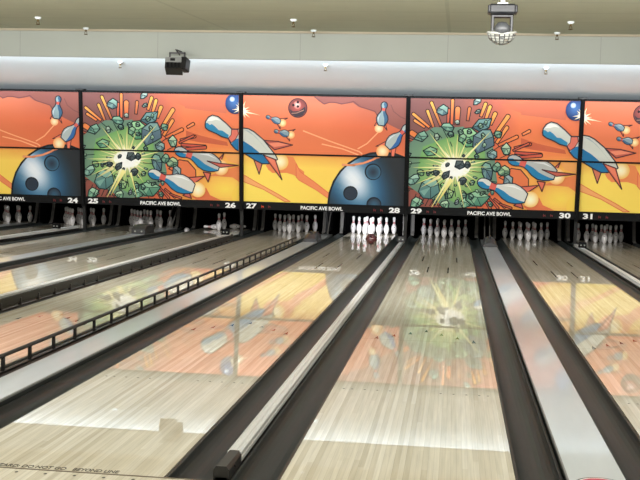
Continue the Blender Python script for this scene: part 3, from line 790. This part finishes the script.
# ------------------------------------------------------------------ screens over the pin decks
TILT = .1
def lean(t): t.rotation_euler.x = TILT; t.location.y = YM+2.9*sin(TILT); t.location.z = 2.9*(1-cos(TILT))
arts = {'boom': art_explosion(), 'ball': art_giant_ball()}
UP = (.045, W_PAIR-.045, 1.705, 2.862); LOW = (.045, W_PAIR-.045, .700, 1.668)
meshes = {k: (panel_mesh('upper_panel', v, UP, -.045, .035), panel_mesh('lower_panel', v, LOW, 0.0, .035)) for k, v in arts.items()}
what = {'boom': 'green explosion picture', 'ball': 'giant blue ball picture'}
for n, kind in ((24, 'ball'), (26, 'boom'), (28, 'ball'), (30, 'boom'), (32, 'ball')):
    x = between(n-2)+.02
    side = {24: 'at left edge', 26: 'second from left', 28: 'in the middle', 30: 'right of centre', 32: 'at right edge'}[n]
    t = empty('lane_screen', (x, YM, 0), 'screen numbered %s and %s, %s, %s' % (word(n-1), word(n), what[kind], side), 'screen', 'picture screens above the pins')
    lean(t)
    for nm, me in zip(('upper_panel', 'lower_panel'), meshes[kind]):
        o = bpy.data.objects.new(nm, me); COL.objects.link(o); o.parent = t
    MB().box(.03, W_PAIR-.03, -.02, .02, 1.670, 1.70).box(.03, W_PAIR-.03, -.05, .01, 2.876, 2.905).box(.03, W_PAIR-.03, .035, .10, .56, 2.87).build('back_frame', M['screen_black'], t)
    s = MB().box(.03, W_PAIR-.03, -.03, .09, .538, .686, bev=.004).build('number_strip', M['screen_black'], t)
    for num, cx in ((n-1, .215), (n, W_PAIR-.225)):
        text_mesh('x', str(num), M['letter'], .185 if num == 31 else .22, .108, .004, .042).build('lane_number', M['letter'], s, (cx, -.031, .612))
    text_mesh('x', 'PACIFIC AVE BOWL', M['letter'], .86, .076, .004, .03).build('lettering', M['letter'], s, (W_PAIR/2-.02, -.031, .606))
    for i, cx in enumerate((.445, .585, W_PAIR-.625, W_PAIR-.485)):
        lit = (n == 28 and i == 0)
        mb = MB().box(-.022, .022, -.004, 0, -.006, .006).box(-.022, -.010, -.004, 0, -.026, .024).box(.010, .022, -.004, 0, -.026, .010)
        o = mb.build('indicator', M['orange_led'] if (n == 28 and i < 1) else M['red_led'], s, (cx, -.0305, .606))
for i, n in enumerate((24, 26, 28, 30)):
    x = between(n)+.02
    t = empty('screen_post', (x, YM, 0), 'black upright post between screen numbers %s and %s' % (word(n), word(n+1)), 'post', 'posts between the screens'); lean(t)
    MB().box(-.032, .032, -.085, -.051, .50, 2.90, bev=.004).box(-.028, .028, -.051, .10, .53, 2.88).build('upright', M['matte_black'], t)
    MB().box(-.085, .085, -.10, .08, 2.902, 2.93, bev=.004).build('top_plate', M['black'], t)
    MB().box(-.03, .03, .0, .07, -.12, .53).build('lower_post', M['kick'], t)

# ------------------------------------------------------------------ kickbacks: dark side plates of each pin deck with a grey front trim
def kick_meshes():
    prof = [(18.92, -.003), (19.95, -.003), (19.95, 1.1), (19.1, 1.1), (19.0, .55), (18.95, .16)]
    a = MB().prism_x(prof, -.012, .012)
    tr = MB()
    pts = [(18.68, .0), (18.76, .02), (18.83, .10), (18.88, .25), (18.97, .60)]
    for (y0, z0), (y1, z1) in zip(pts, pts[1:]):
        tr.add([(-.034, y0, z0), (.034, y0, z0), (.034, y1, z1), (-.034, y1, z1), (-.034, y0+.03, z0), (.034, y0+.03, z0), (.034, y1+.03, z1), (-.034, y1+.03, z1)],
               [[0, 1, 2, 3], [7, 6, 5, 4], [0, 4, 5, 1], [1, 5, 6, 2], [2, 6, 7, 3], [3, 7, 4, 0]])
    return a, tr
ka, kt = kick_meshes(); ka = ka.build('side_plate', M['kick']); kt = kt.build('front_trim', M['trim_grey'])
for n in range(23, 33):
    for s in (-1, 1):
        t = empty('kickback', (lane_x(n)+s*(HW+GW-.016), 0, 0), 'dark kickback plate with a grey front edge %s of the pins on lane %s' % ('left' if s < 0 else 'right', word(n)), 'kickback', 'kickback plates beside the pin decks')
        for pr in (ka, kt):
            c = pr.copy(); COL.objects.link(c); c.parent = t
            if pr is kt: c.location.x = -s*.045
bpy.data.objects.remove(ka); bpy.data.objects.remove(kt)

# ------------------------------------------------------------------ hoods, lift rods and detector boxes at the far ends
def hood(n, y, dark=False):
    z = CAPZ[n]; t = empty('ball_return_hood', (between(n), y, z), ('low dark box shaped hood' if dark else 'grey rounded hood')+' on the divider between lanes %s and %s' % (word(n), word(n+1)), 'hood', 'hoods on the division caps')
    mb = MB(); W = .135; H = .165; rows = 8; seg = 14
    vs = []; fs = []
    for i in range(rows+1):
        u = i/rows; yy = -.10+u*.62
        hh = H*(sin(min(1, (u*1.8+.12))*pi/2))**.6 if not dark else H*min(1, .55+u*2)
        for k in range(seg+1):
            a = pi*k/seg
            if dark: px = -W*max(-1, min(1, cos(a)*1.5)); pz = hh*min(1, sin(a)*1.5)
            else: px = -W*cos(a)*(1 if sin(a) < .5 else 1); pz = hh*(sin(a)**.75)
            vs.append((px, yy, pz))
    for i in range(rows):
        for k in range(seg):
            a = i*(seg+1)+k; fs.append([a, a+1, a+seg+2, a+seg+1])
    mb.add(vs, fs, 0, True); mb.add(vs, [list(range(seg+1))[::-1], [rows*(seg+1)+k for k in range(seg+1)]], 0)
    m = M['hood_dark'] if dark else M['hood']
    mb.build('shell', m, t)
    MB().box(-.148, .148, -.125, .53, .0005, .014, bev=.003).build('base_flange', m, t)
    if dark:
        for q in (-.06, .07): MB().tube((q, -.107, .05), (q, -.112, .05), .018, seg=10).build('lens', M['lens'], t)
    else: MB().tube((.0, .06, H*.98), (.0, .12, H*1.1), .03, .02, seg=10).build('knob', m, t)
hood(29, 15.55); hood(27, 15.2); hood(25, 15.3, True)
def detector(n, y, m, words):
    z = RAILZ[n]; t = empty('ball_detector', (between(n), y, z), words % (word(n), word(n+1)), 'sensor box', 'sensor boxes on the narrow divisions')
    MB().box(-.07, .07, -.05, .05, .001, .105, bev=.008).build('housing', m, t)
    for q in (-.032, .032): MB().tube((q, -.049, .05), (q, -.056, .05), .014, seg=10).build('lens', M['lens'], t)
    MB().box(-.02, .02, .05, .11, .001, .03).build('cable_boss', m, t)
detector(24, 15.3, M['matte_black'], 'small black two-eyed sensor box on the rail between lanes %s and %s')
detector(26, 15.4, M['matte_black'], 'small black sensor box on the rail between lanes %s and %s')
detector(28, 15.7, M['hood'], 'small grey sensor box on the rail between lanes %s and %s')
detector(30, 15.4, M['matte_black'], 'small black sensor box on the rail between lanes %s and %s')
for n in (25, 27, 29, 31):
    x = between(n); z0 = CAPZ[n]
    for s, wd in ((-1, 'left'), (1, 'right')):
        t = MB().tube((x+s*.052, 17.45, z0), (x+s*.052, 17.50, z0+.08), .013).tube((x+s*.052, 17.50, z0+.08), (x+s*.052, 18.05, .62), .013).build('lift_rod', M['trim_grey'])
        tag(t, '%s grey lift rod leaning back behind the hood between lanes %s and %s' % (wd, word(n), word(n+1)), 'rod', 'lift rods')

# ------------------------------------------------------------------ pins
inch = .0254
prof = [(1.0, 0), (1.2, .25), (1.414, .75), (1.72, 1.5), (1.953, 2.25), (2.255, 3.375), (2.383, 4.5), (2.36, 5.2), (2.282, 5.875), (2.10, 6.6), (1.852, 7.25), (1.54, 7.95), (1.236, 8.625), (1.05, 9.1), (.983, 9.375), (.92, 9.75),
        (.898, 10), (.91, 10.45), (.935, 10.875), (1.047, 11.75), (1.203, 12.625), (1.27, 13.3), (1.273, 13.6), (1.18, 14.2), (.98, 14.6), (.7, 14.85), (.35, 14.97), (.02, 15.0)]
body = MB().lathe([(r*inch, z*inch) for r, z in prof], 24)
for sx_, sz_ in ((1, 1),):     # small dark crown mark on the belly
    cx, cz, r = 0, 5.9, 2.29
    pt = [(-.45, -.35), (.45, -.35), (.55, .35), (.2, .0), (0, .5), (-.2, .0), (-.55, .35)]
    def rad_at(z):
        for (r0, z0), (r1, z1) in zip(prof, prof[1:]):
            if z0 <= z <= z1: return r0+(r1-r0)*(z-z0)/(z1-z0)
    o = len(body.v)
    for x, z in pt:
        rr = rad_at(cz+z)+.015; body.v.append((rr*sin(x/rr)*inch, -rr*cos(x/rr)*inch, (cz+z)*inch))
    for tr_ in ([0, 1, 3], [0, 3, 5], [5, 3, 4], [1, 2, 3], [0, 5, 6]): body.f.append([o+i for i in tr_]); body.m.append(1); body.sm.append(False)
pin0 = body.build('bowling_pin', [M['pin'], M['matte_black']])
stripe = MB()
for za, zb in ((8.95, 9.5), (10.1, 10.65)):
    pp = []
    for k in range(4):
        z = za+(zb-za)*k/3; pp.append((rad_at(z)+.012, z))
    stripe.lathe([(r*inch, z*inch) for r, z in [(pp[0][0]-.03, za)]+pp+[(pp[-1][0]-.03, zb)]], 24)
str0 = stripe.build('neck_stripe', M['pin_red'])
used = [False]
def place_pin(loc, label, group, rot=(0, 0, 0)):
    p = pin0.copy(); COL.objects.link(p); p.location = loc; p.rotation_euler = rot
    q = str0.copy(); COL.objects.link(q); q.parent = p
    tag(p, label, 'bowling pin', group); return p
S = .3048
spots = [(0, 0), (-.5, 1), (.5, 1), (-1, 2), (0, 2), (1, 2), (-1.5, 3), (-.5, 3), (.5, 3), (1.5, 3)]
words = ['front pin of the triangle', 'left pin of the second row', 'right pin of the second row', 'left pin of the third row', 'middle pin of the third row', 'right pin of the third row',
         'leftmost pin of the back row', 'inner left pin of the back row', 'inner right pin of the back row', 'rightmost pin of the back row']
for n in range(23, 32):
    for i, (a, b) in enumerate(spots):
        if n == 26 and i not in (0, 4): continue
        if n == 23 and i in (0, 1, 3, 6): continue
        place_pin((lane_x(n)+a*S, 18.288+b*S*sqrt(3)/2, .0002), 'white bowling pin, %s on lane %s' % (words[i], word(n)) if n != 26 else
                  'white bowling pin still standing %s on lane twenty-six' % ('in front' if i == 0 else 'just behind and right of the other'), 'bowling pins standing on lane %d' % n, (0, 0, (n*7+i*2.3) % .8-.4))
x26 = lane_x(26); R9 = 4.766/2*inch
place_pin((x26-.02, 18.56, R9), 'white bowling pin fallen flat, pointing left behind the standing pins of lane twenty-six', 'fallen pins on lane 26', (0, -pi/2, .18))
place_pin((x26+.10, 18.95, R9), 'white bowling pin fallen flat, pointing right behind the standing pins of lane twenty-six', 'fallen pins on lane 26', (0, pi/2, .35))
place_pin((x26-.645, 17.9, -.076+R9+.008), 'fallen bowling pin lying in the gutter left of lane twenty-six', 'fallen pins on lane 26', (-pi/2, 0, .12))
bpy.data.objects.remove(pin0); bpy.data.objects.remove(str0)

# ------------------------------------------------------------------ the rolling ball
ball = MB(); Rb = .1085; seg, rows = 48, 32; vs = []; fs = []; mi = []
holes = [Vector((-.15, -.6, .78)).normalized(), Vector((.15, -.6, .78)).normalized(), Vector((0, -.85, .52)).normalized()]
for i in range(rows+1):
    for k in range(seg):
        t = pi*i/rows; d = Vector((sin(t)*cos(2*pi*k/seg), sin(t)*sin(2*pi*k/seg), cos(t)))
        r = Rb*(.88 if any(d.angle(h) < .11 for h in holes) else 1)
        vs.append(d*r)
for i in range(rows):
    for k in range(seg):
        f = [i*seg+k, (i+1)*seg+k, (i+1)*seg+(k+1) % seg, i*seg+(k+1) % seg]; c = (vs[f[0]]+vs[f[2]]).normalized()
        ball.f.append(f); ball.m.append(1 if any(c.angle(h) < .13 for h in holes) else 0); ball.sm.append(True)
ball.v = [tuple(v) for v in vs]
tag(ball.build('bowling_ball', [M['ball'], M['matte_black']], loc=(-1.34, 15.4, Rb)), 'dark red bowling ball rolling towards the pins on lane twenty-eight', 'bowling ball')

# ------------------------------------------------------------------ sprinklers
def sprinkler(x, y, z, label, side=False):
    t = empty('fire_sprinkler', (x, y, z), label, 'sprinkler', 'fire sprinklers'); t.scale = (1.35, 1.35, 1.35)
    if side: t.rotation_euler.x = -pi/2+.5
    MB().lathe([(.012, 0), (.036, 0), (.036, -.010), (.026, -.022), (.018, -.026), (.012, -.026)][::-1], 16).build('escutcheon', M['white'], t)
    h = MB().tube((0, 0, -.024), (0, 0, -.05), .012, seg=8)
    h.tube((-.010, 0, -.05), (-.016, 0, -.075), .0035, seg=6).tube((.010, 0, -.05), (.016, 0, -.075), .0035, seg=6)
    h.lathe([(.004, -.088), (.024, -.086), (.024, -.082), (.006, -.075)], 12)
    h.build('sprinkler_head', M['brass'], t)
for i, (x, w_) in enumerate(((-6.14, 'left'), (-2.23, 'middle'), (1.75, 'right'))):
    sprinkler(x, 10.9, ceil_z(10.9), '%s fire sprinkler on the tan ceiling, farthest from its lower edge' % w_)
for i, (x, w_) in enumerate(((-6.02, 'left'), (-2.17, 'middle'), (1.72, 'right'))):
    sprinkler(x, 12.65, ceil_z(12.65), '%s fire sprinkler beside the edge where the tan ceiling meets the fascia' % w_)
for x, w_ in ((-6.17, 'left'), (-2.25, 'middle'), (1.75, 'right')):
    sprinkler(x, 14.95, soffit_z(14.95)-.003, '%s fire sprinkler on the white sloped ceiling above the screens' % w_)

# ------------------------------------------------------------------ black effect light in front of the fascia, left
M['lamp_silver'] = noisy(principled('lamp_cover_grey', (128, 130, 128), .4), .1, 20)
t = empty('effect_light', (-4.46, 12.72, 3.065), 'black box effect light hanging from a bracket at upper left above the explosion picture', 'stage light')
R1 = Matrix.Rotation(radians(10), 3, 'Z') @ Matrix.Rotation(radians(-14), 3, 'X')
b_ = MB()
pf = [(-.17, -.10), (.10, -.13), (.12, .05), (.06, .075), (-.15, .07)]
vs = [R1 @ Vector((x, y, z)) for x in (-.185, .09) for y, z in pf]; k = len(pf)
b_.add(vs, [list(range(k)), list(range(2*k-1, k-1, -1))]+[[i+k, (i+1) % k+k, (i+1) % k, i] for i in range(k)], 0)
b_.build('housing', M['black'], t)
MB().box(-.18, .085, -.182, -.150, .0, .085, rot=R1, bev=.008).build('front_cover', M['lamp_silver'], t)
MB().box(-.10, -.02, -.187, -.181, .02, .062, rot=R1).build('rating_label', M['matte_black'], t)
MB().box(.095, .20, -.12, .08, -.10, .12, rot=Matrix.Rotation(radians(-18), 3, 'Z') @ R1, at=(0, 0, .0), bev=.014).build('end_housing', M['black'], t)
for i in range(4): MB().box(-.15+i*.06, -.12+i*.06, -.176, -.150, -.085, -.005, rot=R1).build('cooling_fin', M['matte_black'], t)
br = MB(); 
for s in (-1, 1): br.box(s*.125-.012, s*.125+.012, -.015, .015, .03, .215)
br.box(-.137, .137, -.015, .015, .195, .222); br.build('bracket', M['black'], t)
MB().tube((0, 0, .20), (.0, .0, .26), .012).tube((-.03, 0, .27), (.05, -.02, .17), .010).tube((0, .0, .255), (0, .27, .255), .014).build('clamp', M['black'], t)

# ------------------------------------------------------------------ moving effect light with a faceted dome, upper right
yL = 8.0; sc = (yL+4.56)/(9.5+4.56)
xL = .21+(.735-.21)*sc; zt = 1.406+(3.60-1.406)*sc
t = empty('dome_effect_light', (xL, yL, zt), 'dark moving effect light with a faceted clear dome, hanging from the ceiling at upper right', 'stage light')
MB().box(-.155, .155, -.11, .11, -.115, .0, bev=.022).box(-.17, -.135, -.10, .10, -.105, -.01, bev=.012).box(.135, .17, -.10, .10, -.105, -.01, bev=.012).build('base_box', noisy(principled('lamp_base', (26, 27, 30), .4), .15, 20), t)
y_ = MB().box(-.125, .125, -.05, .05, -.150, -.120, bev=.006)
for s in (-1, 1): y_.box(s*.108-.018, s*.108+.018, -.05, .05, -.32, -.135, bev=.008)
y_.build('yoke', noisy(principled('lamp_yoke', (22, 23, 25), .4), .15, 20), t)
MB().lathe([(.0, -.07), (.05, -.06), (.082, -.03), (.092, .01), (.08, .05), (.05, .08), (.0, .09)], 24, at=(0, -.11, -.30)).build('motor_head', M['lamp_grey'], t)
d = MB(); Rd = .165; rows, seg = 7, 18
vs = []
for i in range(rows+1):
    a = pi/2*i/rows
    for k in range(seg): vs.append((Rd*cos(a)*cos(2*pi*k/seg), Rd*cos(a)*sin(2*pi*k/seg), -Rd*sin(a)*.88))
R2 = Matrix.Rotation(radians(12), 3, 'X')
for i in range(rows):
    for k in range(seg):
        f = [i*seg+k, i*seg+(k+1) % seg, (i+1)*seg+(k+1) % seg, (i+1)*seg+k]
        c = sum((Vector(vs[q]) for q in f), Vector())/4
        q = [R2 @ (c+(Vector(vs[j])-c)*.80+c.normalized()*.004) for j in f]
        d.add([Vector(v)+Vector((0, 0, -.315)) for v in q], [[0, 1, 2, 3]], 1 if (i*5+k*3) % 4 else 2)
        d.add([R2 @ Vector(vs[j])+Vector((0, 0, -.315)) for j in f], [[0, 1, 2, 3]], 0)
d.build('lens_dome', [M['hood_dark'], M['lens'], M['chrome']], t)
MB().lathe([(.0, -.012), (.172, -.012), (.176, 0), (.172, .012), (.0, .012)], 32, rot=R2, at=(0, 0, -.312)).build('dome_rim', M['lens'], t)
MB().tube((0, 0, .0), (0, 0, ceil_z(yL)-zt-.002), .025).box(-.06, .06, -.04, .04, -.001, .018).build('hanging_clamp', M['sticker_white'], t)

# ------------------------------------------------------------------ lamps
def area(name, loc, target, sx, sy, power, col=(1, 1, 1), spread=pi):
    L = bpy.data.lights.new(name, 'AREA'); L.shape = 'RECTANGLE'; L.size = sx; L.size_y = sy; L.spread = spread; L.energy = power; L.color = col
    o = bpy.data.objects.new(name, L); COL.objects.link(o); o.location = loc
    d = Vector(target)-Vector(loc); o.rotation_euler = d.to_track_quat('-Z', 'Y').to_euler()
    return o
xc = (X0+X1)/2; WX = X1-X0-1
for i, (y, p) in enumerate(((-6, 290), (-2.0, 290), (2.5, 245))):
    area('ceiling_strip_light', (xc, y, ceil_z(y)-.03), (xc, y+.4, 0), WX, .6, p, (1, .97, .92))
area('screen_wash_light', (xc, 6.0, 3.2), (xc, 16.5, .9), WX, .3, 790, (1, .98, .96))
area('added_soffit_fill', (xc, 13.25, 3.36), (xc, 16.9, 3.62), WX, .10, 170, (.84, .93, 1), radians(50))  # unseen fill lamp added behind the fascia to brighten the white soffit
for n, p in ((23, .1), (24, .1), (25, .1), (26, .1), (27, .1), (28, 13), (29, .1), (30, .1), (31, .1)):
    area('pin_deck_lamp', (lane_x(n), 17.0, .95), (lane_x(n), 18.5, .1), .8, .06, p, (.93, .94, 1), radians(75))
w_ = bpy.data.worlds.new('world'); scene.world = w_; w_.use_nodes = True
w_.node_tree.nodes['Background'].inputs[0].default_value = (.02, .02, .02, 1)

# ------------------------------------------------------------------ camera
yaw, pit, rol = -.126253, -.066894, .026594
fw = Vector((sin(yaw)*cos(pit), cos(yaw)*cos(pit), sin(pit)))
rt = Vector((cos(yaw), -sin(yaw), 0)); up = rt.cross(fw)
r = rt*cos(rol)+up*sin(rol); u = -rt*sin(rol)+up*cos(rol)
cam = bpy.data.cameras.new('camera'); co = bpy.data.objects.new('camera', cam); COL.objects.link(co)
mw = Matrix((( r.x, u.x, -fw.x, .20956), (r.y, u.y, -fw.y, -4.5556), (r.z, u.z, -fw.z, 1.40565), (0, 0, 0, 1)))
co.matrix_world = mw
cam.sensor_width = 36; cam.lens = 1054.70*36/640; cam.clip_end = 100
scene.camera = co
scene.view_settings.view_transform = 'Standard'; scene.view_settings.look = 'None'
scene.view_settings.exposure = 0; scene.view_settings.gamma = 1; scene.view_settings.use_curve_mapping = False
